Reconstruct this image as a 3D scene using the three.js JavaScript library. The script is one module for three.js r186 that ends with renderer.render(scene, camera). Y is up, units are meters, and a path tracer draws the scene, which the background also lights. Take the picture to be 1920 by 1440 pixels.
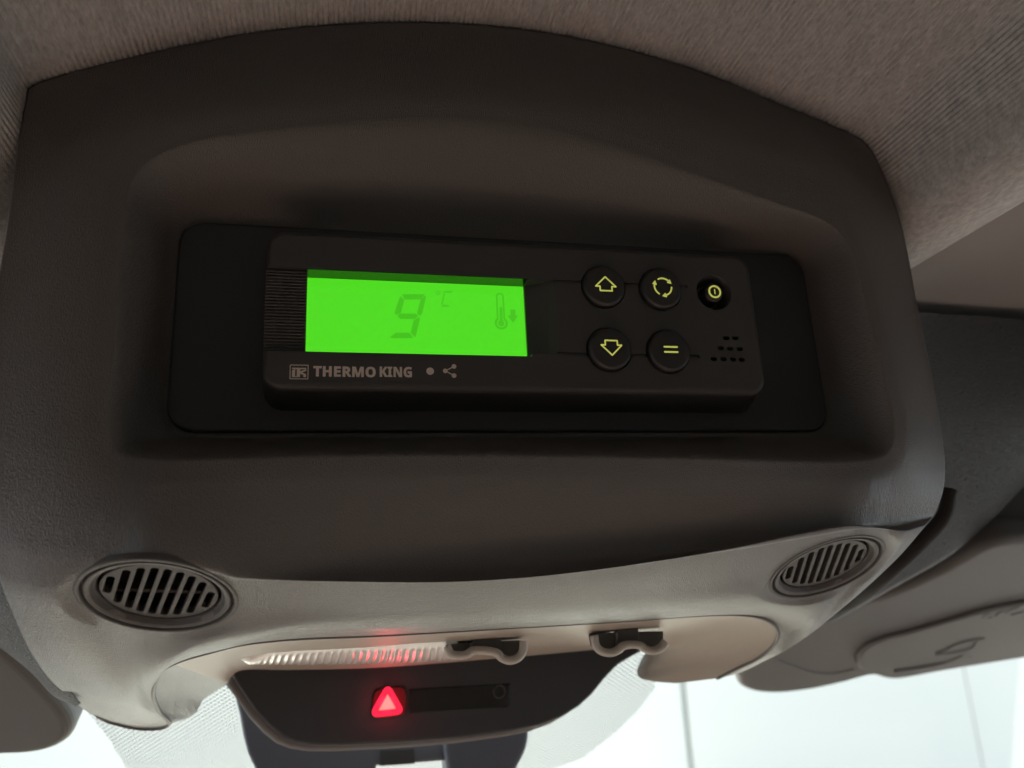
import * as THREE from 'three';
import { mergeGeometries } from 'three/addons/utils/BufferGeometryUtils.js';
import { RoundedBoxGeometry } from 'three/addons/geometries/RoundedBoxGeometry.js';
import { TextGeometry } from 'three/addons/geometries/TextGeometry.js';
import { FontLoader } from 'three/addons/loaders/FontLoader.js';
import { RectAreaLightUniformsLib } from 'three/addons/lights/RectAreaLightUniformsLib.js';
import { Brush, Evaluator, SUBTRACTION } from 'three-bvh-csg';

// ---------------------------------------------------------------- camera, sky, sun, exposure
const scene = new THREE.Scene();
const camera = new THREE.PerspectiveCamera(53.354, 4 / 3, 0.01, 60);
camera.position.set(-0.0518, -0.07375, 0.19988);
camera.up.set(-0.01305, 0.96093, 0.27647);
camera.lookAt(-0.0518 + 0.2214, -0.07375 + 0.27241, 0.19988 - 0.93636);
camera.focus = 0.205;
camera.userData.fStop = 12;
const renderer = new THREE.WebGLRenderer({ antialias: true });
renderer.toneMapping = THREE.LinearToneMapping;
renderer.toneMappingExposure = 5.8;
renderer.shadowMap.enabled = true;
{ // overcast sky
  const w = 64, h = 32, a = new Float32Array(w * h * 4);
  for (let j = 0; j < h; j++) for (let i = 0; i < w; i++) {
    const up = Math.max(0, (j + 0.5) / h * 2 - 1);
    const l = 1.0 + 0.3 * up, k = (j * w + i) * 4;
    a[k] = 0.84 * l; a[k + 1] = 0.95 * l; a[k + 2] = 1.0 * l; a[k + 3] = 1;
  }
  const t = new THREE.DataTexture(a, w, h, THREE.RGBAFormat, THREE.FloatType);
  t.mapping = THREE.EquirectangularReflectionMapping; t.magFilter = THREE.LinearFilter; t.needsUpdate = true;
  scene.background = t; scene.environment = t;
}
const sun = new THREE.DirectionalLight(new THREE.Color(1, 0.94, 0.86), 5);
sun.position.set(-2.2, 4.6, -4.2); sun.target.position.set(0, -0.8, 0);
sun.castShadow = true; sun.shadow.radius = 4;
Object.assign(sun.shadow.camera, { left: -6, right: 6, top: 6, bottom: -6, near: 0.1, far: 20 });
scene.add(sun, sun.target);
RectAreaLightUniformsLib.init();

// ---------------------------------------------------------------- measured outlines, in millimetres
const topEdge = [[-130.8,59.7,9.0],[-127.9,62.0,9.0],[-113.3,69.3,9.0],[-87.1,80.4,9.0],[-64.3,87.7,9.0],[-35.3,93.6,9.0],[-2.6,96.3,9.0],[28.5,94.5,9.0],[58.9,88.7,9.0],[86.3,79.7,9.0],[106.8,72.5,9.0],[118.3,67.1,9.0],[121.7,60.9,9.0]];
const leftEdge = [[-130.8,59.7,9.0],[-131.3,47.8,9.0],[-131.1,20.8,9.0],[-131.4,2.5,9.0],[-130.8,-17.3,9.0],[-129.8,-32.4,9.0],[-128.3,-45.7,9.0],[-126.0,-55.6,8.0]];
const rightEdge = [[121.7,60.9,9.0],[123.6,53.1,9.0],[125.9,37.7,9.0],[125.5,4.4,9.0],[125.5,-16.4,9.0],[124.0,-39.5,9.0],[122.1,-48.9,8.0],[119.5,-55.3,6.0]];
const crease = [[-126.0,-55.6,8.0],[-116.2,-58.4,12.0],[-105.7,-59.9,15.0],[-90.1,-60.0,18.1],[-79.4,-61.8,16.7],[-70.6,-63.7,14.2],[-43.1,-64.8,10.1],[-16.9,-64.9,7.9],[25.8,-63.8,7.2],[56.0,-62.5,8.8],[73.5,-60.7,12.1],[85.4,-59.3,14.2],[102.1,-58.2,10.5],[120.4,-55.2,5.0]];
const leftSide = [[-126.0,-55.6,8.0],[-124.9,-62.9,3.6],[-125.9,-70.9,-9.5],[-127.5,-80.7,-29.3],[-128.9,-89.6,-52.6],[-128.9,-94.6,-68.0],[-127.9,-101.1,-84.9],[-124.3,-105.9,-96.9]];
const rightSide = [[120.4,-55.2,5.0],[111.7,-60.1,8.7],[113.3,-67.6,-6.2],[110.0,-82.0,-32.8],[102.9,-95.9,-61.1],[96.3,-104.0,-80.0],[88.9,-105.7,-83.8]];
const lip = [[-124.3,-105.9,-96.9],[-116.3,-109.2,-102.1],[-109.4,-109.6,-101.4],[-105.4,-107.9,-95.8],[-105.6,-102.2,-79.6],[-104.0,-95.7,-60.7],[-101.4,-91.2,-48.5],[-97.8,-87.3,-39.4],[-92.3,-84.9,-33.6],[-83.5,-82.8,-28.8],[-76.3,-81.4,-25.9],[-63.8,-80.7,-24.9],[-41.4,-81.1,-26.8],[-1.5,-81.2,-28.8],[34.7,-81.2,-30.3],[56.5,-80.9,-30.7],[71.9,-81.4,-31.6],[81.7,-82.9,-34.4],[89.0,-85.5,-39.3],[94.3,-89.2,-46.1],[96.6,-93.5,-54.9],[95.9,-98.1,-65.0],[92.9,-101.5,-73.7],[88.9,-105.7,-83.8]];
const archFar = [[-123.3,-103.3,-116.0],[-115.3,-105.5,-116.0],[-107.1,-107.2,-116.0],[-102.5,-108.3,-112.0],[-100.1,-106.9,-112.0],[-97.2,-102.3,-110.0],[-93.4,-99.5,-108.0],[-90.1,-97.8,-104.0],[-88.0,-96.2,-100.0],[-86.7,-94.2,-98.0],[-83.8,-92.5,-96.0],[-67.7,-93.2,-95.0],[-38.3,-94.4,-95.0],[12.6,-94.0,-95.0],[58.0,-93.3,-95.0],[73.0,-94.7,-102.0],[71.8,-96.3,-108.0],[70.9,-98.5,-112.0],[69.5,-100.5,-112.0],[68.4,-102.5,-112.0],[67.8,-104.1,-112.0],[68.2,-106.0,-110.0],[71.5,-107.3,-106.0],[78.3,-107.9,-98.0]];
const rim = [[-102.7,18.0],[-102.3,28.8],[-98.9,35.4],[-91.3,41.1],[-62.9,49.2],[-24.6,56.0],[10.7,54.9],[41.1,47.3],[74.2,37.0],[92.0,30.8],[97.4,23.7],[100.1,6.9],[101.8,-19.3],[102.3,-31.9],[98.9,-38.9],[91.3,-41.2],[38.8,-40.2],[-9.7,-39.0],[-55.8,-38.8],[-93.9,-39.3],[-99.3,-37.6],[-101.6,-32.0],[-102.5,-11.9]];
const linerProfile = [[-137.0,34.2],[-132.0,46.8],[-131.2,60.8],[-128.3,63.1],[-113.6,70.3],[-87.3,81.6],[-64.4,88.9],[-35.2,94.9],[-2.3,97.6],[28.9,95.8],[59.5,90.0],[87.1,80.9],[107.7,73.7],[119.3,68.3],[122.8,62.3],[125.5,52.9],[127.0,44.5]];
const trimTop = [[172.2,32.3,-50.0],[197.7,35.1,-58.0],[250.5,37.0,-66.0],[317.8,28.6,-66.0],[416.8,7.4,-60.0]];
const trimBottom = [[119.0,-94.3,-100.0],[146.9,-89.1,-98.0],[185.2,-74.2,-96.0],[212.8,-62.6,-94.0],[238.1,-46.9,-92.0],[269.0,-27.3,-90.0],[454.4,9.9,-82.0]];
const gasket = [[139.4,-46.8,-8.0],[135.1,-54.8,-8.0],[129.9,-61.3,-12.0],[124.9,-68.6,-20.0],[123.5,-74.2,-30.0],[124.1,-79.5,-44.0],[122.2,-83.8,-60.0]];
const trimLeftTop = [[-154.2,-47.8,-20.0],[-136.7,-56.6,-14.0],[-130.5,-64.4,-16.0],[-128.7,-76.2,-32.0],[-127.9,-88.4,-54.0],[-125.0,-96.6,-66.0]];
const trimLeftBottom = [[-185.2,-60.2,-80.0],[-163.8,-74.0,-82.0],[-154.9,-80.2,-84.0],[-146.3,-88.5,-88.0],[-139.9,-96.4,-92.0],[-132.1,-97.3,-86.0]];
const visorRight = {"o":[201.7,-74.1,-112.0],"n":[0.0059,-0.8404,0.5419],"outline":[[-48.3,-89.9],[-42.4,-94.7],[-33.5,-98.9],[-21.4,-101.4],[-2.6,-100.3],[14.7,-95.5],[27.0,-90.4],[31.4,-90.5],[39.6,-94.5],[49.2,-97.1],[74.3,-92.6],[126.5,-84.6],[240.8,-68.3],[300.8,-27.5],[242.5,5.7],[134.6,24.5],[56.6,28.3],[29.8,25.1],[14.1,5.1],[-7.5,-12.0],[-51.2,-23.3],[-62.4,-60.7],[-52.6,-82.7]],"oval":[[11.6,-72.9],[6.2,-61.3],[6.3,-53.2],[11.8,-47.4],[24.6,-42.5],[44.2,-33.4],[61.3,-25.7],[80.8,-21.3],[111.6,-18.3],[131.5,-26.2],[139.2,-44.3],[123.1,-55.6],[105.9,-65.9],[88.7,-71.4],[58.2,-77.4],[33.0,-80.1],[19.2,-78.8]],"swirl":[[53.7,-64.5],[58.1,-61.8],[60.3,-57.9],[64.6,-55.3],[70.7,-53.5],[76.4,-53.1]],"swirlB":[[55.5,-66.3],[63.1,-66.1],[70.4,-64.4],[74.7,-61.7],[73.6,-55.8]],"swirlC":[[38.7,-81.4],[53.0,-80.0],[66.0,-76.2],[73.7,-69.6]],"swirlD":[[79.0,-71.3],[82.8,-74.0]],"textA":[[62.3,-32.8],[61.3,-29.9],[63.0,-28.1]],"textB":[[65.7,-33.1],[67.4,-31.9]],"textC":[[69.2,-31.6],[69.2,-28.7],[70.5,-27.0]],"textD":[[73.0,-29.5],[75.0,-26.0],[78.4,-24.4]],"textE":[[78.2,-31.5],[82.0,-29.9],[86.9,-28.9]],"seam":[[-37.7,-63.9],[-25.2,-71.7],[-12.7,-78.7],[1.7,-82.4],[13.5,-79.1]]};
const visorLeft = {"o":[-160.5,-82.2,-100.0],"n":[-0.1191,-0.7689,0.6281],"outline":[[-31.9,40.0],[-7.5,23.5],[1.2,3.3],[5.5,-11.2],[8.6,-25.7],[9.8,-37.8],[8.8,-45.5],[6.2,-51.1],[2.5,-55.3],[-3.6,-59.0],[-12.2,-61.0],[-22.9,-60.9],[-81.3,-61.5]]};
const cover = {"o":[0.0,0.0,-100.0],"n":[0.0,0.0,1.0],"outline":[[-87.4,-93.3],[-83.6,-99.5],[-78.7,-106.4],[-73.7,-111.8],[-69.1,-115.7],[-64.4,-117.8],[-58.3,-119.2],[-49.2,-120.0],[-26.8,-120.8],[-5.6,-121.0],[12.4,-120.3],[22.6,-119.3],[31.0,-117.2],[38.6,-113.8],[44.3,-109.9],[50.1,-104.4],[56.0,-99.7],[65.3,-95.5],[77.1,-90.8],[61.6,-86.9],[-18.6,-88.2],[-86.2,-87.7]],"face":[[-86.0,-93.4],[-81.8,-99.6],[-76.9,-106.0],[-72.1,-110.9],[-67.4,-115.0],[-62.6,-117.1],[-57.9,-118.4]],"hazard":[[-38.1,-104.0],[-37.0,-102.4],[-34.7,-102.1],[-27.0,-102.2],[-26.7,-111.1],[-28.2,-111.7],[-37.3,-111.7],[-38.5,-110.5]],"window":[[-25.1,-102.9],[12.4,-103.5],[12.0,-111.1],[10.8,-111.9],[-25.2,-111.2]],"tri":[[-33.0,-103.1],[-29.4,-109.4],[-37.0,-109.6]]};
const bracket = {"o":[0.0,0.0,-128.0],"n":[0.0,0.0,1.0],"left":[[-95.7,-99.7],[-92.4,-99.2],[-88.7,-104.0],[-86.7,-110.2],[-85.1,-117.7],[-83.3,-123.8],[-80.4,-129.5],[-76.0,-135.0],[-36.8,-138.6],[-35.6,-132.6],[-8.7,-133.1],[-8.3,-116.2],[-36.8,-112.1],[-77.2,-101.4],[-89.1,-96.7]],"right":[[-8.3,-116.2],[-8.8,-135.5],[-7.6,-139.4],[16.5,-139.7],[20.5,-135.2],[23.4,-130.2],[24.6,-124.7],[24.9,-118.7]],"slot":[[-34.4,-126.7],[-21.2,-127.2],[-20.8,-132.9],[-34.4,-132.5]]};
const lensTop = [[-80.4,-86.4,-60.0],[-76.4,-85.2,-54.0],[-68.4,-84.4,-49.0],[-56.2,-84.2,-47.0],[-40.6,-84.3,-46.0],[-27.8,-84.6,-46.0],[-15.0,-84.6,-46.0]];
const lensLow = [[-80.4,-86.4,-60.0],[-77.9,-88.2,-70.0],[-70.1,-89.6,-76.0],[-56.6,-90.8,-79.0],[-39.0,-91.8,-80.0],[-24.5,-92.4,-80.0],[-10.2,-92.4,-79.0]];
const switchA = {"o":[0.0,0.0,-46.0],"n":[0.0,0.0,1.0],"outline":[[-18.3,-86.2],[-17.1,-88.5],[-14.5,-89.1],[-12.2,-88.9],[-10.5,-88.0],[-2.8,-89.1],[-1.5,-90.5],[0.8,-91.5],[3.6,-91.0],[5.4,-89.2],[5.9,-86.1],[-17.0,-85.4]]};
const switchB = {"o":[0.0,0.0,-46.0],"n":[0.0,0.0,1.0],"outline":[[29.1,-85.8],[29.6,-89.1],[31.6,-90.8],[34.4,-91.3],[37.0,-90.5],[38.6,-89.5],[44.4,-89.7],[46.1,-90.9],[48.6,-91.6],[51.3,-90.9],[53.3,-89.2],[53.7,-85.9],[29.9,-85.2]]};
const glass = {"o":[-123.4,-91.0,-165.0],"n":[-0.0104,-0.8157,0.5784],"frit":[[-34.6,-20.3],[-28.7,-52.9],[-24.7,-92.1],[-18.8,-137.6],[181.9,-133.7],[207.5,-117.7],[220.8,-91.8],[228.9,-67.8],[232.6,-47.3],[217.1,1.6],[3.1,22.6]]};
const lcdSegments = [[[-35.21,7.81],[-29.19,8.06],[-30.08,6.48],[-34.66,6.29]],[[-35.78,7.17],[-34.66,6.14],[-35.69,2.28],[-36.82,1.78],[-37.38,2.22]],[[-28.77,7.31],[-29.87,2.34],[-30.59,1.76],[-31.29,2.29],[-30.23,6.32],[-29.05,7.67]],[[-36.54,1.49],[-35.83,2.18],[-31.72,2.33],[-31.02,1.62],[-31.88,0.74],[-35.84,0.61]],[[-30.46,0.94],[-31.82,-4.54],[-33.07,-3.22],[-32.17,0.43],[-30.88,1.23]],[[-38.54,-4.64],[-37.0,-3.34],[-33.49,-3.24],[-32.39,-4.76],[-38.12,-4.92]]];
const lcdUnit = [[[-23.74,9.23],[-21.3,9.5],[-21.61,8.85],[-23.46,8.71]],[[-23.86,8.91],[-23.47,8.46],[-24.12,5.48],[-24.72,4.99]],[[-24.64,4.74],[-24.13,5.26],[-22.59,5.2],[-22.31,4.71],[-24.21,4.51]]];
const lcdDegree = [-25.42,8.63];
const lcdThermo = [[-8.05,8.22],[-8.02,0.3],[-7.87,4.74]];
const lcdArrow = [[-5.23,4.43],[-3.83,4.48],[-3.87,2.74],[-3.14,2.77],[-4.65,0.52],[-6.09,2.66],[-5.26,2.69]];

// ---------------------------------------------------------------- helpers
const MM = 0.001;
let seed = 7;
const rnd = () => ((seed = (seed * 1664525 + 1013904223) >>> 0) / 4294967296);
const clamp = (x, a = 0, b = 1) => Math.min(b, Math.max(a, x));
const sstep = (a, b, x) => { const t = clamp((x - a) / (b - a)); return t * t * (3 - 2 * t); };
const lerp = (a, b, t) => a + (b - a) * t;
const V = (a) => new THREE.Vector3(a[0], a[1], a[2] ?? 0);
const used = {};
function named(o, name) { const n = used[name] = (used[name] ?? -1) + 1; o.name = n ? `${name}_${String(n).padStart(3, '0')}` : name; return o; }
function shadows(o) { o.castShadow = o.receiveShadow = true; return o; }
function part(parent, name, geo, mat) { const m = shadows(new THREE.Mesh(geo, mat)); m.name = name; parent.add(m); return m; }
function thing(name, label, category, group) { const g = named(new THREE.Group(), name); g.userData = { label, category }; if (group) g.userData.group = group; scene.add(g); return g; }
function struct(name, geo, mat) { const m = named(shadows(new THREE.Mesh(geo, mat)), name); m.userData = { kind: 'structure' }; scene.add(m); return m; }
const curve = (pts, tension = 0.5) => new THREE.CatmullRomCurve3(pts.map(V), false, 'centripetal', tension);
function sampled(pts, n, byLength = true) { const c = curve(pts); c.arcLengthDivisions = 800; return Array.from({ length: n + 1 }, (_, i) => byLength ? c.getPointAt(i / n) : c.getPoint(i / n)); }
function gridGeo(rows, keep, along) { // rows[r][c] of Vector3 in mm
  const R = rows.length, C = rows[0].length, pos = new Float32Array(R * C * 3), uv = new Float32Array(R * C * 2), idx = [];
  for (let c = 0; c < C; c++) { let s = 0; for (let r = 0; r < R; r++) { const p = rows[r][c], k = r * C + c; if (r) s += p.distanceTo(rows[r - 1][c]); pos.set([p.x * MM, p.y * MM, p.z * MM], k * 3); uv[k * 2] = (along ? along[c] : p.x) * MM; uv[k * 2 + 1] = -s * MM; } }
  for (let r = 0; r < R - 1; r++) for (let c = 0; c < C - 1; c++) {
    const a = r * C + c, b = a + 1, d = a + C, e = d + 1;
    if (keep && !keep(rows[r][c], rows[r][c + 1], rows[r + 1][c], rows[r + 1][c + 1])) continue;
    idx.push(a, d, b, b, d, e);
  }
  const g = new THREE.BufferGeometry();
  g.setAttribute('position', new THREE.BufferAttribute(pos, 3)); g.setAttribute('uv', new THREE.BufferAttribute(uv, 2)); g.setIndex(idx); g.computeVertexNormals();
  return g;
}
function metreUv(g) { // box mapping in metres
  g = g.index ? g.toNonIndexed() : g; const p = g.attributes.position, n = g.attributes.normal, u = new Float32Array(p.count * 2);
  for (let i = 0; i < p.count; i++) { const ax = Math.abs(n.getX(i)), ay = Math.abs(n.getY(i)), az = Math.abs(n.getZ(i)); const [a, b] = az >= ax && az >= ay ? [p.getX(i), p.getY(i)] : ax > ay ? [p.getZ(i), p.getY(i)] : [p.getX(i), p.getZ(i)]; u[i * 2] = a; u[i * 2 + 1] = b; }
  g.setAttribute('uv', new THREE.BufferAttribute(u, 2)); return g;
}
const box = (x0, x1, y0, y1, z0, z1) => metreUv(new THREE.BoxGeometry((x1 - x0) * MM, (y1 - y0) * MM, (z1 - z0) * MM).translate((x0 + x1) / 2 * MM, (y0 + y1) / 2 * MM, (z0 + z1) / 2 * MM));
const rbox = (x0, x1, y0, y1, z0, z1, r, s = 3) => metreUv(new RoundedBoxGeometry((x1 - x0) * MM, (y1 - y0) * MM, (z1 - z0) * MM, s, r * MM).translate((x0 + x1) / 2 * MM, (y0 + y1) / 2 * MM, (z0 + z1) / 2 * MM));
function smoothShape(pts, n = 0) { const s = new THREE.Shape(); if (n) { const c = new THREE.CatmullRomCurve3(pts.map(V), true, 'centripetal'); c.getPoints(n).forEach((p, i) => i ? s.lineTo(p.x * MM, p.y * MM) : s.moveTo(p.x * MM, p.y * MM)); } else pts.forEach((p, i) => i ? s.lineTo(p[0] * MM, p[1] * MM) : s.moveTo(p[0] * MM, p[1] * MM)); s.closePath(); return s; }
function roundRect(x0, x1, y0, y1, r) { const s = new THREE.Shape(); x0 *= MM; x1 *= MM; y0 *= MM; y1 *= MM; r *= MM; s.moveTo(x0 + r, y0); s.lineTo(x1 - r, y0); s.absarc(x1 - r, y0 + r, r, -Math.PI / 2, 0); s.lineTo(x1, y1 - r); s.absarc(x1 - r, y1 - r, r, 0, Math.PI / 2); s.lineTo(x0 + r, y1); s.absarc(x0 + r, y1 - r, r, Math.PI / 2, Math.PI); s.lineTo(x0, y0 + r); s.absarc(x0 + r, y0 + r, r, Math.PI, Math.PI * 1.5); return s; }
function slabGeo(shape, z0, z1, bevel = 0, seg = 3, curveSegments = 16) { // front face at z1, back at z0 (mm)
  const g = new THREE.ExtrudeGeometry(shape, { depth: (z1 - z0 - 2 * bevel) * MM, bevelEnabled: bevel > 0, bevelSize: bevel * MM, bevelThickness: bevel * MM, bevelOffset: -bevel * MM, bevelSegments: seg, curveSegments });
  g.translate(0, 0, (z0 + bevel) * MM); return metreUv(g);
}
function flatStroke(pts, w, h, closed = false) { // flat ribbon strokes with round joints, mm, in the xy plane, from z=0 to z=h
  const out = [], n = closed ? pts.length : pts.length - 1;
  for (let i = 0; i < n; i++) { const a = pts[i], b = pts[(i + 1) % pts.length], l = Math.hypot(b[0] - a[0], b[1] - a[1]); out.push(new THREE.BoxGeometry(l * MM, w * MM, h * MM).rotateZ(Math.atan2(b[1] - a[1], b[0] - a[0])).translate((a[0] + b[0]) / 2 * MM, (a[1] + b[1]) / 2 * MM, h / 2 * MM)); }
  for (const p of pts) out.push(new THREE.CylinderGeometry(w / 2 * MM, w / 2 * MM, h * 0.98 * MM, 10).rotateX(Math.PI / 2).translate(p[0] * MM, p[1] * MM, h / 2 * MM));
  return mergeGeometries(out);
}
const polyGeo = (pts, h) => { const g = new THREE.ExtrudeGeometry(smoothShape(pts), { depth: h * MM, bevelEnabled: false }); return g; };
const arcPts = (cx, cy, r, a0, a1, n = 10) => Array.from({ length: n + 1 }, (_, i) => { const a = lerp(a0, a1, i / n) * Math.PI / 180; return [cx + r * Math.cos(a), cy + r * Math.sin(a)]; });
function placeOn(o, slab) { const n = V(slab.n), y = new THREE.Vector3(0, 1, 0).addScaledVector(n, -n.y).normalize(), x = new THREE.Vector3().crossVectors(y, n); o.matrixAutoUpdate = true; o.quaternion.setFromRotationMatrix(new THREE.Matrix4().makeBasis(x, y, n)); o.position.copy(V(slab.o)).multiplyScalar(MM); return o; }

// ---------------------------------------------------------------- textures
function hash(x, y, s) { let h = (x * 374761393 + y * 668265263 + s * 974634777) | 0; h = Math.imul(h ^ (h >>> 13), 1274126177); return ((h ^ (h >>> 16)) >>> 0) / 4294967296; }
function vnoise(x, y, px, py, s) { const x0 = Math.floor(x), y0 = Math.floor(y), fx = x - x0, fy = y - y0, sx = fx * fx * (3 - 2 * fx), sy = fy * fy * (3 - 2 * fy), m = (a, n) => ((a % n) + n) % n; const h = (i, j) => hash(m(x0 + i, px), m(y0 + j, py), s); return lerp(lerp(h(0, 0), h(1, 0), sx), lerp(h(0, 1), h(1, 1), sx), sy); }
function tex(n, fn, tileMM, srgb = false) {
  const a = new Uint8Array(n * n * 4);
  for (let j = 0; j < n; j++) for (let i = 0; i < n; i++) { const v = fn(i / n, j / n), k = (j * n + i) * 4; if (Array.isArray(v)) { a[k] = v[0] * 255; a[k + 1] = v[1] * 255; a[k + 2] = v[2] * 255; } else a[k] = a[k + 1] = a[k + 2] = clamp(v) * 255; a[k + 3] = 255; }
  const t = new THREE.DataTexture(a, n, n); t.wrapS = t.wrapT = THREE.RepeatWrapping; t.magFilter = THREE.LinearFilter; t.minFilter = THREE.LinearMipmapLinearFilter; t.generateMipmaps = true; if (srgb) t.colorSpace = THREE.SRGBColorSpace; t.repeat.set(1000 / tileMM, 1000 / tileMM); t.needsUpdate = true; return t;
}
// moulded grain: short streaky pebbles
const grainTex = tex(512, (u, v) => { const n = vnoise(u * 64, v * 32, 64, 32, 1), m = vnoise(u * 110, v * 60, 110, 60, 2), k = vnoise(u * 24, v * 20, 24, 20, 3); return 0.25 + 0.5 * Math.abs(2 * n - 1) + 0.35 * Math.abs(2 * m - 1) + 0.15 * k; }, 14);
const fineTex = tex(512, (u, v) => 0.5 * vnoise(u * 120, v * 120, 120, 120, 4) + 0.5 * vnoise(u * 60, v * 60, 60, 60, 5), 14);
const blotchTex = tex(256, (u, v) => { const n = 0.5 * vnoise(u * 6, v * 6, 6, 6, 6) + 0.3 * vnoise(u * 17, v * 17, 17, 17, 7) + 0.2 * vnoise(u * 60, v * 60, 60, 60, 8); return 0.42 + 0.3 * n; }, 90);
const wearTex = tex(512, (u, v) => 0.88 + 0.12 * vnoise(u * 140, v * 140, 140, 140, 52) + (hash(Math.floor(u * 512), Math.floor(v * 512), 53) > 0.997 ? 0.14 : 0), 60);
const leatherTex = tex(512, (u, v) => { // cells
  const N = 20, x = u * N + 0.7 * vnoise(u * 12, v * 12, 12, 12, 31), y = v * N + 0.7 * vnoise(u * 12, v * 12, 12, 12, 32); let d1 = 9, d2 = 9; const x0 = Math.floor(x), y0 = Math.floor(y);
  for (let j = -1; j <= 1; j++) for (let i = -1; i <= 1; i++) { const a = ((x0 + i) % N + N) % N, b = ((y0 + j) % N + N) % N, dx = x0 + i + hash(a, b, 11) - x, dy = y0 + j + hash(a, b, 12) - y, d = Math.hypot(dx, dy); if (d < d1) { d2 = d1; d1 = d; } else if (d < d2) d2 = d; }
  return 0.85 * sstep(0, 0.22, d2 - d1) + 0.15 * vnoise(u * 90, v * 90, 90, 90, 13);
}, 34);
const clothTex = tex(512, (u, v) => 0.6 * vnoise(u * 128, v * 48, 128, 48, 21) + 0.4 * vnoise(u * 200, v * 200, 200, 200, 22), 24);
const clothColor = tex(512, (u, v) => { const n = 0.5 * vnoise(u * 120, v * 40, 120, 40, 23) + 0.5 * vnoise(u * 60, v * 20, 60, 20, 24); const l = 0.68 + 0.18 * n; return [l, l, l]; }, 40, true);
const std = (o) => new THREE.MeshPhysicalMaterial(o);
const rgb = (r, g, b) => new THREE.Color().setRGB(r, g, b);
const M = {
  console: std({ color: rgb(0.108, 0.101, 0.096), specularIntensity: 0.68, roughness: 0.34, bumpMap: grainTex, bumpScale: 0.00023, roughnessMap: wearTex }),
  consoleSmooth: std({ color: rgb(0.1, 0.092, 0.085), roughness: 0.45, bumpMap: fineTex, bumpScale: 0.00003 }),
  grille: std({ color: rgb(0.07, 0.065, 0.062), roughness: 0.42, bumpMap: fineTex, bumpScale: 0.00002 }),
  ring: std({ color: rgb(0.083, 0.076, 0.071), roughness: 0.5, bumpMap: grainTex, bumpScale: 0.0002 }),
  black: std({ color: rgb(0.012, 0.012, 0.013), roughness: 0.75 }),
  plate: std({ color: rgb(0.025, 0.027, 0.031), roughness: 0.5, bumpMap: fineTex, bumpScale: 0.00003 }),
  unit: std({ color: rgb(0.04, 0.041, 0.04), roughness: 0.42, bumpMap: fineTex, bumpScale: 0.000018 }),
  button: std({ color: rgb(0.02, 0.02, 0.021), roughness: 0.4, bumpMap: fineTex, bumpScale: 0.00001 }),
  gloss: std({ color: rgb(0.008, 0.008, 0.008), roughness: 0.04, ior: 1.6 }),
  print: std({ color: rgb(0.62, 0.54, 0.48), roughness: 0.6 }),
  liner: std({ color: rgb(0.7, 0.69, 0.685), map: clothColor, roughness: 0.95, bumpMap: clothTex, bumpScale: 0.0002, sheen: 0.3, sheenColor: rgb(0.5, 0.48, 0.45), sheenRoughness: 0.6 }),
  shadedLining: std({ color: rgb(0.2, 0.178, 0.168), roughness: 0.95, bumpMap: clothTex, bumpScale: 0.0002 }),
  trim: std({ color: rgb(0.036, 0.036, 0.035), roughness: 0.5, bumpMap: leatherTex, bumpScale: 0.0008 }),
  visor: std({ color: rgb(0.095, 0.093, 0.09), roughness: 0.6, bumpMap: grainTex, bumpScale: 0.0001 }),
  lampPanel: std({ color: rgb(0.36, 0.32, 0.265), roughness: 0.45, bumpMap: grainTex, bumpScale: 0.00012 }),
  clip: std({ color: rgb(0.42, 0.39, 0.35), roughness: 0.4 }),  // switch rims: light from below put into a paler plastic colour
  lens: std({ color: rgb(0.75, 0.74, 0.71), roughness: 0.22, ior: 1.5 }),
  cover: std({ color: rgb(0.036, 0.039, 0.044), roughness: 0.35 }),
  coverEdge: std({ color: rgb(0.13, 0.12, 0.115), roughness: 0.5 }),
  bracket: std({ color: rgb(0.085, 0.095, 0.12), roughness: 0.4 }),
  rubber: std({ color: rgb(0.02, 0.019, 0.018), roughness: 0.7, bumpMap: fineTex, bumpScale: 0.0001 }),
  shell: std({ color: rgb(0.09, 0.085, 0.08), roughness: 0.8 }),
  rearWall: std({ color: rgb(0.42, 0.385, 0.35), roughness: 0.85 }),
  seat: std({ color: rgb(0.21, 0.13, 0.1), roughness: 0.95 }),
  dash: std({ color: rgb(0.13, 0.11, 0.09), roughness: 0.8, bumpMap: leatherTex, bumpScale: 0.0003 }),
  glass: std({ color: rgb(0.95, 1, 0.985), roughness: 0, transmission: 1, thickness: 0, ior: 1.5, specularIntensity: 0.12 }),
  wall: std({ color: rgb(0.26, 0.249, 0.237), roughness: 0.7 }),
  seam: std({ color: rgb(0.12, 0.125, 0.12), roughness: 0.8 }),
  bounceApron: std({ color: rgb(0.69, 0.635, 0.55), roughness: 0.9 }),
  ground: std({ color: rgb(0.06, 0.06, 0.062), roughness: 0.9 }),
  screen: null,
};

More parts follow.
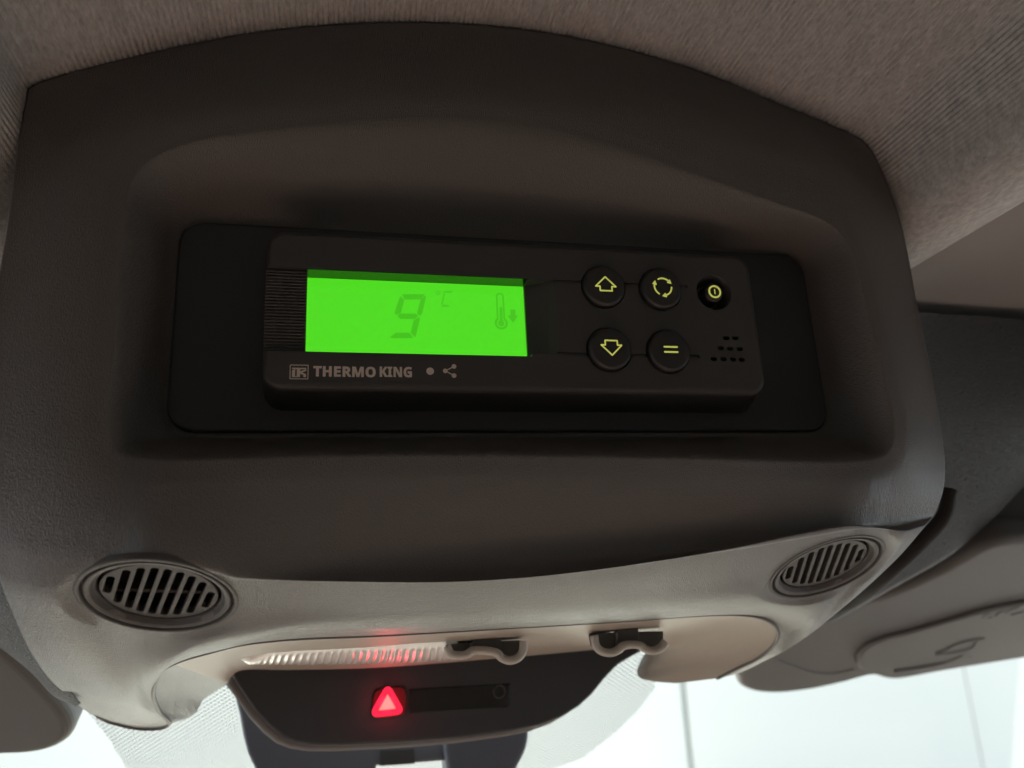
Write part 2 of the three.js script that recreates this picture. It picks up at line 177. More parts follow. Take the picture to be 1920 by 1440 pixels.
// ---------------------------------------------------------------- the setting: roof lining, cab shell, outside
{
  // ribbed fabric: the ribs run front to back and die out over the folds either side
  const p0 = linerProfile[0], p1 = linerProfile[linerProfile.length - 1];
  const fold = (s, [x, y]) => [[x + s * 2.4, y - 5], [x + s * 7, y - 9], [x + s * 14, y - 10.8], [x + s * 22, y - 10.2]];
  const pts = [...fold(-1, p0).reverse(), ...linerProfile, ...fold(1, p1)], c = curve(pts.map((p) => [p[0], p[1], 0])); c.arcLengthDivisions = 3000; const L = c.getLength(), pitch = 1.5, n = Math.round(L / pitch * 8);
  const zs = []; for (let z = -112; z < -12; z += 20) zs.push(z); for (let z = -12; z < 130; z += 3.5) zs.push(z); for (let z = 130; z <= 1000; z += 60) zs.push(z);
  const rows = zs.map((z) => []), sEnd = 30;
  for (let i = 0; i <= n; i++) {
    const s0 = i / n * L, p = c.getPointAt(i / n), t = c.getTangentAt(i / n), nx = t.y, ny = -t.x, amp = 0.5 * sstep(sEnd - 8, sEnd + 30, s0) * sstep(sEnd - 8, sEnd + 30, L - s0); // normal pointing down, into the cab
    zs.forEach((z, r) => { const s = s0 + 0.35 * vnoise(s0 / 9, z / 14 + 50, 999, 999, 41), k = Math.abs(Math.cos(Math.PI * s / pitch)), d = amp * (1 - k * k * k) * (0.7 + 0.6 * vnoise(s * 0.8, z / 3.5 + 50, 999, 999, 42)); rows[r].push(new THREE.Vector3(p.x + nx * d, p.y + ny * d, z)); });
  }
  struct('headliner', gridGeo(rows), M.liner);
  // smooth lining out to the doors, shade put into its dark colour
  for (const [s, [x, y]] of [[-1, p0], [1, p1]]) { const q = sampled([[x + s * 13.5, y - 10.2, 0], [x + s * 20, y - 10.5, 0], [x + s * 30, y - 8.5, 0], [x + s * 60, y - 4, 0], [x + s * 160, y, 0], [s * 765, y, 0]], 60); struct('side_lining', gridGeo([-113, -60, 0, 100, 400, 1000].map((z) => q.map((p) => new THREE.Vector3(p.x, p.y - 0.25, z)))), M.shadedLining); }
}
struct('cab_roof', box(-800, 800, 112, 150, -90, 1040), M.shell);
struct('cab_header', box(-760, 760, -58, 112, -122, -112), M.shell);
struct('cab_rear_wall', box(-800, 800, -1250, 112, 1000, 1040), M.rearWall);
struct('cab_floor', box(-800, 800, -1300, -1250, -1000, 1040), M.shell);
struct('dashboard', rbox(-760, 760, -775, -622, -1000, -480, 40), M.dash);
struct('dashboard_front', box(-760, 760, -1250, -700, -1010, -990), M.dash);
struct('bench_seat', rbox(-700, 700, -900, -700, 150, 760, 60), M.seat);
for (const s of [-1, 1]) {
  struct('cab_door', box(s < 0 ? -800 : 760, s < 0 ? -760 : 800, -1250, -560, -880, 1000), M.shell);
  struct('cab_door_pillar', box(s < 0 ? -800 : 760, s < 0 ? -760 : 800, -560, 112, 260, 1000), M.shell);
  struct('cab_door_top', box(s < 0 ? -800 : 760, s < 0 ? -760 : 800, -40, 112, -90, 260), M.shell);
}
{ // the ground and the white panelled wall ahead
  struct('ground', new THREE.PlaneGeometry(60, 60).rotateX(-Math.PI / 2).translate(0, -2.1, 0), M.ground);
  struct('added_bounce_apron', new THREE.PlaneGeometry(5, 5.9).rotateX(-Math.PI / 2).translate(0.6, -2.096, -4.05), M.bounceApron);  // unseen pale strip, added to bounce sunlight up to the console
  const w = thing('panelled_wall', 'white panelled wall seen bright and blurred through the windscreen', 'wall');
  part(w, 'backing', box(-20000, 20000, -2100, 1500, -7160, -7040), M.seam);
  const seams = [-20000, -15600, -12400, -9400, -6300, -3200, 0, 3160, 6290, 9400, 12500, 15600, 20000];
  for (let i = 0; i < seams.length - 1; i++) part(w, 'panel', rbox(seams[i] + (seams[i] === 3160 ? 22 : 5), seams[i + 1] - (seams[i + 1] === 3160 ? 22 : 5), -2090, 1490, -7050, -7000, 8), M.wall);
}

// ---------------------------------------------------------------- overhead console
const consoleThing = thing('overhead_console', 'dark grey grained plastic overhead console with recessed pocket under ribbed headliner', 'console');
const NU = 460, NF = 290, NS = 190;
const grilles = [
  { c: [-91.8, -69.2, 3], n: [-0.067, -0.892, 0.446], slot: -0.28, R: 17.3 },
  { c: [87.2, -69.3, -3], n: [0.044, -0.883, 0.468], slot: 0.285, R: 16.9 },
];
let under;
{
  const T = sampled(topEdge, NU), K = sampled(crease, NU), Lf = sampled(leftEdge, NF), Rf = sampled(rightEdge, NF);
  const coons = (c0, c1, d0, d1, nr) => { const rows = []; const p00 = c0[0], p10 = c0[NU], p01 = c1[0], p11 = c1[NU];
    for (let r = 0; r <= nr; r++) { const v = r / nr, row = []; for (let c = 0; c <= NU; c++) { const u = c / NU, f = (k) => (1 - v) * c0[c][k] + v * c1[c][k] + (1 - u) * d0[r][k] + u * d1[r][k] - ((1 - u) * (1 - v) * p00[k] + u * (1 - v) * p10[k] + (1 - u) * v * p01[k] + u * v * p11[k]); row.push(new THREE.Vector3(f('x'), f('y'), f('z'))); } rows.push(row); } return rows; };
  const face = coons(T, K, Lf, Rf, NF);
  // distances to the pocket's rim and to the rounded rectangle round the controller
  const rimPts = new THREE.CatmullRomCurve3(rim.map((p) => new THREE.Vector3(p[0], p[1], 0)), true, 'centripetal').getPoints(160);
  const distRim = (x, y) => { let d = 1e9, inside = false; for (let i = 0, j = rimPts.length - 1; i < rimPts.length; j = i++) { const a = rimPts[j], b = rimPts[i], ex = b.x - a.x, ey = b.y - a.y, l = ex * ex + ey * ey; if (l < 1e-9) continue; const t = clamp(((x - a.x) * ex + (y - a.y) * ey) / l), dx = x - a.x - ex * t, dy = y - a.y - ey * t; d = Math.min(d, dx * dx + dy * dy); if ((a.y > y) !== (b.y > y) && x < ex * (y - a.y) / ey + a.x) inside = !inside; } return inside ? Math.sqrt(d) : -Math.sqrt(d); };
  const distBase = (x, y) => { const qx = Math.abs(x) - (94.9 - 7.5), qy = Math.abs(y) - (30.1 - 7.5); return Math.hypot(Math.max(qx, 0), Math.max(qy, 0)) + Math.min(Math.max(qx, qy), 0) - 7.5; };
  for (let r = 0; r <= NF; r++) for (let c = 0; c <= NU; c++) {
    const p = face[r][c], u = c / NU, v = r / NF;
    const w = sstep(0, 0.13, u) * sstep(0, 0.13, 1 - u) * sstep(0, 0.22, v) * (1 - sstep(0.8, 1, v));
    p.z = lerp(p.z, 18, w);
    const dR = distRim(p.x, p.y);
    if (dR > -6) { const dB = Math.max(0, distBase(p.x, p.y)), din = Math.max(0, dR), t = dB / (dB + din + 1e-6); const S = 0.35 * t + 0.65 * sstep(0, 1, t), soft = sstep(-6, 0, dR); p.z = lerp(p.z, lerp(-1.6, p.z, S), dR > 0 ? 1 : 0) - 0.5 * soft * (dR > 0 ? S : 1); }
  }
  under = coons(K, sampled(lip, NU), sampled(leftSide, NS), sampled(rightSide, NS), NS);
  for (let r = 0; r <= NS; r++) for (let c = 0; c <= NU; c++) { const u = c / NU, v = r / NS, b = 0.3 * sstep(0, 0.13, u) * sstep(0, 0.11, 1 - u) * Math.sin(Math.PI * Math.pow(v, 0.8)); under[r][c].y -= 0.45 * b; under[r][c].z += 0.89 * b; }
  for (const g of grilles) { g.p = V(g.c); g.n = V(g.n).normalize(); g.y = new THREE.Vector3(0, 0, 1).addScaledVector(g.n, -g.n.z).normalize(); g.x = new THREE.Vector3().crossVectors(g.y, g.n); }
  for (let r = 0; r <= NS; r++) for (let c = 0; c <= NU; c++) { // the middle of the underside is close to one plane
    const u = c / NU, v = r / NS, p = under[r][c], w = sstep(0.02, 0.09, u) * sstep(0.02, 0.09, 1 - u) * sstep(0, 0.1, v) * (1 - sstep(0.4, 0.95, v)), m = sstep(0.2, 0.8, u);
    const h = (g) => p.clone().sub(g.p).dot(g.n), [g0, g1] = grilles; p.addScaledVector(g0.n.clone().lerp(g1.n, m).normalize(), -w * lerp(h(g0), h(g1), m)); }
  const flat = (g, p) => { const d = p.clone().sub(g.p), h = d.dot(g.n); return [d.dot(g.x), d.dot(g.y), h]; };
  for (const g of grilles) for (let q = 0; q <= NS; q++) for (const p of under[q]) { // the surface flattens to the grille's plane round its seat
    const [a, b, h] = flat(g, p), d = Math.hypot(a, b); if (d > g.R + 5 || Math.abs(h) > 8) continue; const w = (1 - sstep(g.R + 0.5, g.R + 4.5, d)) * sstep(0, 0.04, q / NS); p.addScaledVector(g.n, -h * w);
    if (Math.abs(d - g.R) < 0.4) { const k = g.R / d; p.addScaledVector(g.x, a * (k - 1)).addScaledVector(g.y, b * (k - 1)); } }
  const rows = [...face, ...under.slice(1)];
  for (let it = 0; it < 22; it++) for (let c = 0; c <= NU; c++) { const old = []; for (let r = NF - 9; r <= NF + 14; r++) old.push(rows[r][c].clone()); for (let r = 1; r < old.length - 1; r++) { const q = rows[NF - 9 + r][c]; if (NF - 9 + r > NF && grilles.some((g) => { const d = q.clone().sub(g.p); return Math.abs(d.dot(g.n)) < 6 && Math.hypot(d.dot(g.x), d.dot(g.y)) < g.R + 0.3; })) continue; q.lerp(old[r - 1].add(old[r + 1]).multiplyScalar(0.5), 0.5); old[r + 1].multiplyScalar(1); old[r + 1].copy(rows[NF - 9 + r + 1][c]); old[r - 1].copy(rows[NF - 9 + r - 1][c]); } } // the rounded crease
  // rolled outer edges
  const full = rows.map((row, ri) => { const a = row[0], b = row[NU]; return [a.clone().add(new THREE.Vector3(1.5, ri > NF ? 16 : 0, ri > NF ? -22 : -34)), a.clone().add(new THREE.Vector3(-0.7, 0, -3)), a.clone().add(new THREE.Vector3(-0.5, 0, -0.9)), ...row, b.clone().add(new THREE.Vector3(0.5, 0, -0.9)), b.clone().add(new THREE.Vector3(0.7, 0, -3)), b.clone().add(new THREE.Vector3(-1.5, ri > NF ? 16 : 0, ri > NF ? -22 : -34))]; });
  const up = (dy, dz) => full[0].map((p) => p.clone().add(new THREE.Vector3(0, dy, dz)));
  full.unshift(up(-1, -34), up(0.6, -3), up(0.45, -0.9));
  const keep = (a, b, c, d) => { const m = a.clone().add(b).add(c).add(d).multiplyScalar(0.25); for (const g of grilles) { const [x, y, h] = flat(g, m); if (Math.abs(h) < 16 && Math.hypot(x, y) < g.R) return false; } return true; };
  part(consoleThing, 'moulded_body', gridGeo(full, keep), M.console);
  // grilles
  for (const g of grilles) {
    const G = new THREE.Group(); G.name = 'speaker_grille'; G.position.copy(g.p).multiplyScalar(MM); G.quaternion.setFromRotationMatrix(new THREE.Matrix4().makeBasis(g.x, g.y, g.n)); consoleThing.add(G);
    const R = g.R - 0.45, r = R * 0.8;
    const prof = [[r + 0.1, -3], [r + 0.1, -1.7], [r + 0.5, -1.35], [R - 2.2, -0.4], [R - 1.2, -0.1], [R - 0.95, -0.2], [R - 0.85, -1.3], [R - 0.3, -1.3], [R - 0.2, -0.15], [R, 0.1], [R + 0.5, 0.16], [R + 0.85, 0.1], [R + 1.05, -0.15], [R + 1.05, -1.5]].map(([a, b]) => new THREE.Vector2(a * MM, b * MM));
    const ring = new THREE.LatheGeometry(prof, 96).rotateX(Math.PI / 2); ring.computeVertexNormals(); part(G, 'ring', metreUv(ring), M.ring);
    const disc = new THREE.Shape(); disc.absarc(0, 0, (r - 0.8) * MM, 0, Math.PI * 2);
    const N = 9, step = 2 * r / 9.9, w = step * 0.62 + 0.45, ca = Math.cos(g.slot), sa = Math.sin(g.slot);
    for (let i = 0; i < N; i++) { const x = (i - 4) * step, lim = r - 1.7; if (Math.abs(x) >= lim) continue; const h = Math.sqrt(lim * lim - x * x) - 0.25; if (h < 1.0) continue; const hole = new THREE.Path(), rr = w / 2; const pt = []; for (let k = 0; k <= 8; k++) { const a = Math.PI * k / 8; pt.push([x + rr * Math.cos(a), h - rr + rr * Math.sin(a)]); } for (let k = 0; k <= 8; k++) { const a = Math.PI + Math.PI * k / 8; pt.push([x + rr * Math.cos(a), -h + rr + rr * Math.sin(a)]); }
      pt.reverse().forEach(([a, b], k) => { const X = (a * ca - b * sa) * MM, Y = (a * sa + b * ca) * MM; k ? hole.lineTo(X, Y) : hole.moveTo(X, Y); }); disc.holes.push(hole); }
    const dg = new THREE.ExtrudeGeometry(disc, { depth: 1.4 * MM, bevelEnabled: true, bevelSize: 0.22 * MM, bevelThickness: 0.3 * MM, bevelSegments: 3, curveSegments: 64 }).translate(0, 0, -3.1 * MM);
    part(G, 'slotted_disc', metreUv(dg), M.grille);
    const cup = new THREE.LatheGeometry([[0, -14], [R - 1, -14], [R + 0.5, -5], [R + 0.5, -1.2]].map(([a, b]) => new THREE.Vector2(a * MM, b * MM)), 48).rotateX(Math.PI / 2); part(G, 'cavity', cup, M.grille);
    part(G, 'cross_bar', rbox(-r, r, -r * 0.62, -r * 0.62 + 1.6, -7.5, -5.5, 0.5), M.grille);
    part(G, 'cross_bar', rbox(-r, r, r * 0.55, r * 0.55 + 4, -9, -6, 0.5), M.grille);
  }
}
{ // arch in the underside: lip, inner wall, reading lamp
  const N = 320, a = sampled(lip, N, false), b = sampled(archFar, N, false), rows = [];
  for (let r = 0; r <= 16; r++) rows.push(a.map((p, i) => { const q = p.clone().lerp(b[i], r / 16); return q; }));
  const cut = Math.round(N * 7.6 / 23);
  part(consoleThing, 'arch_wall', gridGeo(rows.map((r) => r.slice(0, cut + 1))), M.console);
  part(consoleThing, 'lamp_panel', gridGeo(rows.map((r) => r.slice(cut))), M.lampPanel);
  part(consoleThing, 'arch_lip', new THREE.TubeGeometry(new THREE.CatmullRomCurve3([V(leftSide[5]).add(new THREE.Vector3(4, 2, -8)), V(leftSide[6]).add(new THREE.Vector3(1, 0, -2)), ...a.filter((_, i) => i % 2 === 0), V(rightSide[5]).add(new THREE.Vector3(-2, 1, -6))].map((p) => p.multiplyScalar(MM))), 300, 0.62 * MM, 8), M.consoleSmooth);
  const lamp = new THREE.Group(); lamp.name = 'reading_lamp'; consoleThing.add(lamp);
  { const n = 300, t = sampled(lensTop, n), l = sampled(lensLow, n), rows = []; for (let r = 0; r <= 14; r++) rows.push(t.map((p, i) => { const v = r / 14, u = i / n, q = p.clone().lerp(l[i], v), e = Math.min(1, u * 9); const rid = sstep(0.14, 0.24, u) * sstep(0.1, 0.25, v) * (1 - sstep(0.85, 0.98, v)) * 0.55 * Math.abs(Math.sin(Math.PI * (u * 34 + v * 0.7))); const bulge = (2.0 * Math.sin(Math.PI * clamp(v)) + 0.2) * e - rid; q.y -= bulge * 0.9; q.z += bulge * 0.45; return q; }));
    part(lamp, 'lamp_lens', gridGeo(rows), M.lens); }
  for (const s of [switchA, switchB]) {
    const G = new THREE.Group(); G.name = 'lamp_switch'; G.position.copy(V(s.o)).multiplyScalar(MM); consoleThing.add(G);
    const o = s.outline, low = o.slice(0, 11);
    part(G, 'recess', slabGeo(smoothShape(o), -6, -2), M.grille);
    part(G, 'rim', new THREE.TubeGeometry(new THREE.CatmullRomCurve3(low.map((p) => new THREE.Vector3(p[0] * MM, p[1] * MM, 0)), false, 'centripetal'), 90, 1.3 * MM, 10), M.clip);
    const cx = (o[2][0] + o[0][0]) / 2 + 2, top = o[o.length - 1][1];
    part(G, 'divider', rbox(o[4][0] - 0.35, o[4][0] + 0.35, o[4][1], top, -3, -0.6, 0.3), M.consoleSmooth);
    part(G, 'key', rbox(o[4][0] + 0.4, o[6][0] + 0.5, o[4][1] + 0.4, top + 0.8, -4, -1.2, 0.4), M.grille);
  }
}

// ---------------------------------------------------------------- trim, gasket, visors
{
  const run = (row) => { let s = 0; return row.map((p, i) => (s += i ? p.distanceTo(row[i - 1]) : 0)); };
  const loft = (a, b, n, m, bulge) => { const p = sampled(a, n), q = sampled(b, n), rows = []; for (let r = 0; r <= m; r++) rows.push(p.map((s, i) => { const v = r / m, k = s.clone().lerp(q[i], v), w = bulge * Math.sin(Math.PI * v); k.z += w; k.y -= w * 0.4; return k; })); return rows; };
  const rr = loft(trimTop, trimBottom, 90, 40, 7); const e = rr[rr.length - 1]; rr.push(e.map((p) => p.clone().add(new THREE.Vector3(0.6, -1.2, -1.6))), e.map((p) => p.clone().add(new THREE.Vector3(1.2, -0.6, -6))), e.map((p) => p.clone().add(new THREE.Vector3(2, 12, -48))));
  const t = thing('header_trim', 'dark leather-grained header trim at the right of the console', 'trim'); part(t, 'grained_panel', gridGeo(rr, null, run(rr[20])), M.trim);
  const lr = loft(trimLeftTop, trimLeftBottom, 60, 30, 3); const f = lr[lr.length - 1]; lr.push(f.map((p) => p.clone().add(new THREE.Vector3(0, 4, -10))));
  const t2 = thing('header_trim', 'leather-grained header trim wedged between the console and the left visor', 'trim'); part(t2, 'grained_panel', gridGeo(lr, null, run(lr[15])), M.trim);
  const g = thing('rubber_seal', 'black rubber seal along the right lower edge of the console', 'seal'); part(g, 'strip', new THREE.TubeGeometry(new THREE.CatmullRomCurve3(gasket.map((p) => V(p).multiplyScalar(MM))), 80, 2.3 * MM, 12), M.rubber);
}
{
  const v = placeOn(thing('sun_visor', 'wide dark sun visor with an embossed oval, right of the console', 'sun visor'), visorRight);
  const tube = (pts, r, closed, z = 0) => new THREE.TubeGeometry(new THREE.CatmullRomCurve3(pts.map((p) => new THREE.Vector3(p[0] * MM, p[1] * MM, z * MM)), closed, 'centripetal'), 120, r * MM, 8, closed);
  part(v, 'panel', slabGeo(smoothShape(visorRight.outline, 160), -14, 0, 4, 5), M.visor);
  part(v, 'raised_oval', slabGeo(smoothShape(visorRight.oval, 120), -1, 2.2, 2, 5), M.visor);
  for (const k of ['swirl', 'swirlB', 'swirlC', 'swirlD']) part(v, 'embossed_line', tube(visorRight[k], 1.1, false, 1.7), M.visor);
  for (const k of ['textA', 'textB', 'textC', 'textD', 'textE']) part(v, 'embossed_mark', tube(visorRight[k], 0.8, false, 1.8), M.visor);
  part(v, 'stitched_seam', tube(visorRight.seam, 0.7, false, -0.3), M.visor);
  const w = placeOn(thing('sun_visor', 'dark sun visor with a rounded corner at the lower left', 'sun visor'), visorLeft);
  part(w, 'panel', slabGeo(smoothShape(visorLeft.outline, 120), -14, 0, 4, 5), M.visor);
}

// ---------------------------------------------------------------- windscreen, sensor cover, mirror bracket
{
  const ws = placeOn(thing('windscreen', 'pale green-tinted windscreen glass with a dotted frit band behind the sensor cover', 'windscreen'), glass);
  const pane = new THREE.PlaneGeometry(1.6, 1.3).translate(0.114, -0.585, 0); part(ws, 'pane', pane, M.glass);
  const dots = tex(64, (u, v) => { const d = (a, b) => Math.hypot(u - a, v - b); const m = Math.min(d(0, 0), d(1, 0), d(0, 1), d(1, 1), d(0.5, 0.5)); return m < 0.24 ? 1 : 0; }, 3.2);
  const fg = new THREE.ShapeGeometry(smoothShape(glass.frit)).translate(0, 0, 0.003); part(ws, 'frit_band', fg, std({ color: rgb(0.25, 0.28, 0.28), roughness: 0.6, alphaMap: dots, transparent: true, side: THREE.DoubleSide }));

  const c = thing('sensor_cover', 'black curved sensor cover with a lit red hazard button', 'cover'); placeOn(c, cover);
  const out = cover.outline;
  part(c, 'housing', slabGeo(smoothShape(out.map((p) => [p[0] - 2.4, p[1] - 2.2])), -22, -3, 2.2, 4), M.coverEdge);
  part(c, 'face', slabGeo(smoothShape(out), -10, 0, 1.2, 3), M.cover);
  part(c, 'display_window', slabGeo(smoothShape(cover.window), -0.5, 0.25, 0.2, 1), M.gloss);
  { const [w0, w1, w2] = cover.window, yb = (w0[1] + cover.window[4][1]) / 2, win = c.children[c.children.length - 1]; part(win, 'sensor_ring', new THREE.TorusGeometry(2.2 * MM, 0.2 * MM, 8, 32).translate((w1[0] - 4.2) * MM, (yb + 0.9) * MM, 0.25 * MM), M.cover); }
  const hz = part(c, 'hazard_button', slabGeo(smoothShape(cover.hazard, 60), -0.5, 0.8, 0.5, 2), std({ color: rgb(0.06, 0.008, 0.01), roughness: 0.3 }));
  const [A, B, Cc] = cover.tri, ctr = [(A[0] + B[0] + Cc[0]) / 3, (A[1] + B[1] + Cc[1]) / 3];
  const lobes = mergeGeometries([flatStroke([A, B, Cc], 3.4, 0.3, true)]); lobes.translate(0, 0, 0.8 * MM);
  const inner = [A, B, Cc].map((p) => [lerp(ctr[0], p[0], 0.8), lerp(ctr[1], p[1], 0.8)]);
  part(hz, 'warning_light_triangle', lobes, std({ color: rgb(0.3, 0.01, 0.02), emissive: rgb(1, 0.02, 0.07), emissiveIntensity: 0.17, roughness: 0.4 }));
  part(hz, 'warning_light_centre', polyGeo(inner, 0.5).translate(0, 0, 0.8 * MM), std({ color: rgb(0.5, 0.1, 0.08), emissive: rgb(1, 0.24, 0.17), emissiveIntensity: 0.2, roughness: 0.4 }));
  const pl = new THREE.PointLight(new THREE.Color(1, 0.03, 0.07), 0.00009); pl.position.set(ctr[0] * MM, ctr[1] * MM, 4.5 * MM); pl.shadow.radius = 0.12; pl.castShadow = true; c.add(pl);

  const b = placeOn(thing('mirror_bracket', 'blue-black mirror bracket on the glass below the sensor cover', 'bracket'), bracket);
  part(b, 'base', slabGeo(smoothShape(bracket.left), -18, 0, 1.6, 3), M.bracket);
  part(b, 'arm', slabGeo(smoothShape(bracket.right, 40), -14, 4, 2, 3), M.bracket);
  part(b, 'socket', slabGeo(smoothShape(bracket.slot), -2, 0.8, 0.4, 2), M.cover);
}

// ---------------------------------------------------------------- the temperature controller
const unit = thing('temperature_controller', 'black panel-mounted temperature controller with a glowing green display', 'controller');
part(unit, 'mounting_plate', slabGeo(roundRect(-94, 94, -29.2, 29.2, 7), -4, 0, 0.9, 4, 12), M.plate);
{
  const ev = new Evaluator(); ev.attributes = ['position', 'normal']; ev.useGroups = false;
  const H = 11, strip = (g) => { g = g.index ? g.toNonIndexed() : g.clone(); for (const k of Object.keys(g.attributes)) if (k !== 'position' && k !== 'normal') g.deleteAttribute(k); return g; };
  const body = new THREE.ExtrudeGeometry(roundRect(-70.6, 68.8, -23.6, 24.2, 5), { depth: (H - 1.6) * MM, steps: 4, bevelEnabled: true, bevelSize: 1.6 * MM, bevelOffset: -1.6 * MM, bevelThickness: 1.6 * MM, bevelSegments: 5, curveSegments: 10 });
  { const p = body.attributes.position; for (let i = 0; i < p.count; i++) { const z = p.getZ(i) / MM, y = p.getY(i) / MM, x = p.getX(i) / MM, k = clamp(z / H); let ny = y, nx = x; if (y < -15) ny = y + 3.0 * k; if (y > 15) ny = y - 2.0 * k; if (x > 60) nx = x - 1.2 * k; if (x < -62) nx = x + 0.4 * k; p.setXYZ(i, nx * MM, ny * MM, Math.max(z, -0.5) * MM); } body.computeVertexNormals(); }
  let acc = new Brush(strip(body)); acc.updateMatrixWorld();
  const cut = (g) => { const b = new Brush(strip(g)); b.updateMatrixWorld(); acc = ev.evaluate(acc, b, SUBTRACTION); acc.updateMatrixWorld(); };
  cut(new THREE.BoxGeometry(59.0 * MM, 22.7 * MM, 8 * MM).translate((-60.2 - 1.2) / 2 * MM, 0.35 * MM, (4.9 + 4) * MM)); // display well
  cut(new THREE.BoxGeometry(12 * MM, 22.7 * MM, 3 * MM).translate(-65.9 * MM, 0.35 * MM, (9.6 + 1.5) * MM)); // ribbed end
  { const s = new THREE.Shape(); [[-1.4, 6.4], [4.2, 9.3], [6.6, 11.05], [6.6, 13], [-1.4, 13]].forEach(([a, b], i) => i ? s.lineTo(a * MM, b * MM) : s.moveTo(a * MM, b * MM)); const g = new THREE.ExtrudeGeometry(s, { depth: 21.6 * MM, bevelEnabled: false }).rotateX(Math.PI / 2).translate(0, 11.3 * MM, 0); cut(g); }
  const buttons = [[20.7, 10.0], [37.9, 10.0], [20.8, -8.6], [38.2, -8.8]];
  for (const [x, y] of buttons) cut(new THREE.CylinderGeometry(6.55 * MM, 6.55 * MM, 3 * MM, 56).rotateX(Math.PI / 2).translate(x * MM, y * MM, (H - 0.2) * MM));
  for (const [y, x1] of [[11.25, 46.6], [-10.0, 47.8]]) cut(new RoundedBoxGeometry((x1 - 6) * MM, 1.0 * MM, 1.2 * MM, 2, 0.3 * MM).translate((x1 + 6) / 2 * MM, y * MM, H * MM));
  cut(new THREE.CylinderGeometry(5.6 * MM, 3.7 * MM, 4.4 * MM, 56).rotateX(Math.PI / 2).translate(54.8 * MM, 9.9 * MM, (H - 2.0) * MM));
  for (const [x, y] of [[56.8, -4.2], [59.7, -4.1], [54.7, -7.3], [57.6, -7.4], [60.6, -7.4], [52.1, -10.6], [55.1, -10.6], [58.0, -10.6], [60.8, -10.7]]) cut(new RoundedBoxGeometry(2.05 * MM, 1.25 * MM, 5 * MM, 3, 0.58 * MM).translate(x * MM, y * MM, H * MM));
  part(unit, 'housing', metreUv(acc.geometry), M.unit);
  // ribbed end panel
  { const ribs = [], n = 26; for (let i = 0; i < n; i++) { const y = -10.7 + (i + 0.5) * 22.2 / n; ribs.push(new THREE.CylinderGeometry(0.36 * MM, 0.36 * MM, 10.2 * MM, 8).rotateZ(Math.PI / 2).scale(1, 1, 1.1).translate(-65.2 * MM, y * MM, 9.75 * MM)); } part(unit, 'ribbed_panel', mergeGeometries(ribs), M.unit); }
  // display
  const X0 = -60.2, X1 = -1.2, Y0 = -11, Y1 = 11.65, S = 20, cv = document.createElement('canvas'); cv.width = Math.round((X1 - X0) * S); cv.height = Math.round((Y1 - Y0) * S);
  const q = cv.getContext('2d'), px = (p) => [(p[0] - X0) * S, (Y1 - p[1]) * S]; q.fillStyle = 'rgb(94,255,40)'; q.fillRect(0, 0, cv.width, cv.height);
  const poly = (pts, col) => { q.fillStyle = col; q.beginPath(); pts.forEach((p, i) => { const [a, b] = px(p); i ? q.lineTo(a, b) : q.moveTo(a, b); }); q.closePath(); q.fill(); };
  const dim = 'rgb(78,222,33)', faint = 'rgb(80,228,34)';
  lcdSegments.forEach((s) => poly(s, dim)); lcdUnit.forEach((s) => poly(s, faint)); poly(lcdArrow, dim);
  q.strokeStyle = faint; q.lineWidth = 6; q.beginPath(); q.arc(...px(lcdDegree), 9, 0, 7); q.stroke();
  { const [t, b, m] = lcdThermo.map(px), cap = (a, c, w, col) => { q.strokeStyle = col; q.lineWidth = w; q.lineCap = 'round'; q.beginPath(); q.moveTo(...a); q.lineTo(...c); q.stroke(); }, dot = (c, r, col) => { q.fillStyle = col; q.beginPath(); q.arc(c[0], c[1], r, 0, 7); q.fill(); }; const lit = 'rgb(94,255,40)';
    cap(t, b, 46, dim); dot(b, 37, dim); cap(t, b, 28, lit); dot(b, 25, lit); cap(m, b, 16, dim); dot(b, 18, dim); }
  const lcd = new THREE.CanvasTexture(cv); lcd.colorSpace = THREE.SRGBColorSpace;
  M.screen = std({ color: rgb(0.01, 0.02, 0.01), roughness: 0.25, emissive: rgb(1, 1, 1), emissiveMap: lcd, emissiveIntensity: 0.122 });
  const W = (X1 - X0) * MM, Ht = (Y1 - Y0) * MM; part(unit, 'display_screen', new THREE.PlaneGeometry(W, Ht).translate((X0 + X1) / 2 * MM, (Y0 + Y1) / 2 * MM, 5.5 * MM), M.screen);
  part(unit, 'display_surround', box(X0, X1, 11.5, 11.62, 5.55, 10.9), M.gloss);
  const ra = new THREE.RectAreaLight(new THREE.Color(0.12, 1, 0.03), 0.03, W, Ht); ra.position.set((X0 + X1) / 2 * MM, (Y0 + Y1) / 2 * MM, 5.7 * MM); ra.lookAt(ra.position.x, ra.position.y, 1); unit.add(ra);
  // buttons and their backlit symbols
  const glow = std({ color: rgb(0.4, 0.42, 0.12), emissive: rgb(0.62, 0.66, 0.13), emissiveIntensity: 0.098, roughness: 0.5 });
  const cap = new THREE.LatheGeometry([[0, 2.15], [3.5, 2.12], [5.2, 1.95], [5.9, 1.5], [6.2, 0.7], [6.2, -1.6]].reverse().map(([a, b]) => new THREE.Vector2(a * MM, b * MM)), 56).rotateX(Math.PI / 2);
  const arrow = (s) => [[0, 2.25 * s], [2.95, -0.65 * s], [1.75, -0.65 * s], [1.75, -1.95 * s], [-1.75, -1.95 * s], [-1.75, -0.65 * s], [-2.95, -0.65 * s]];
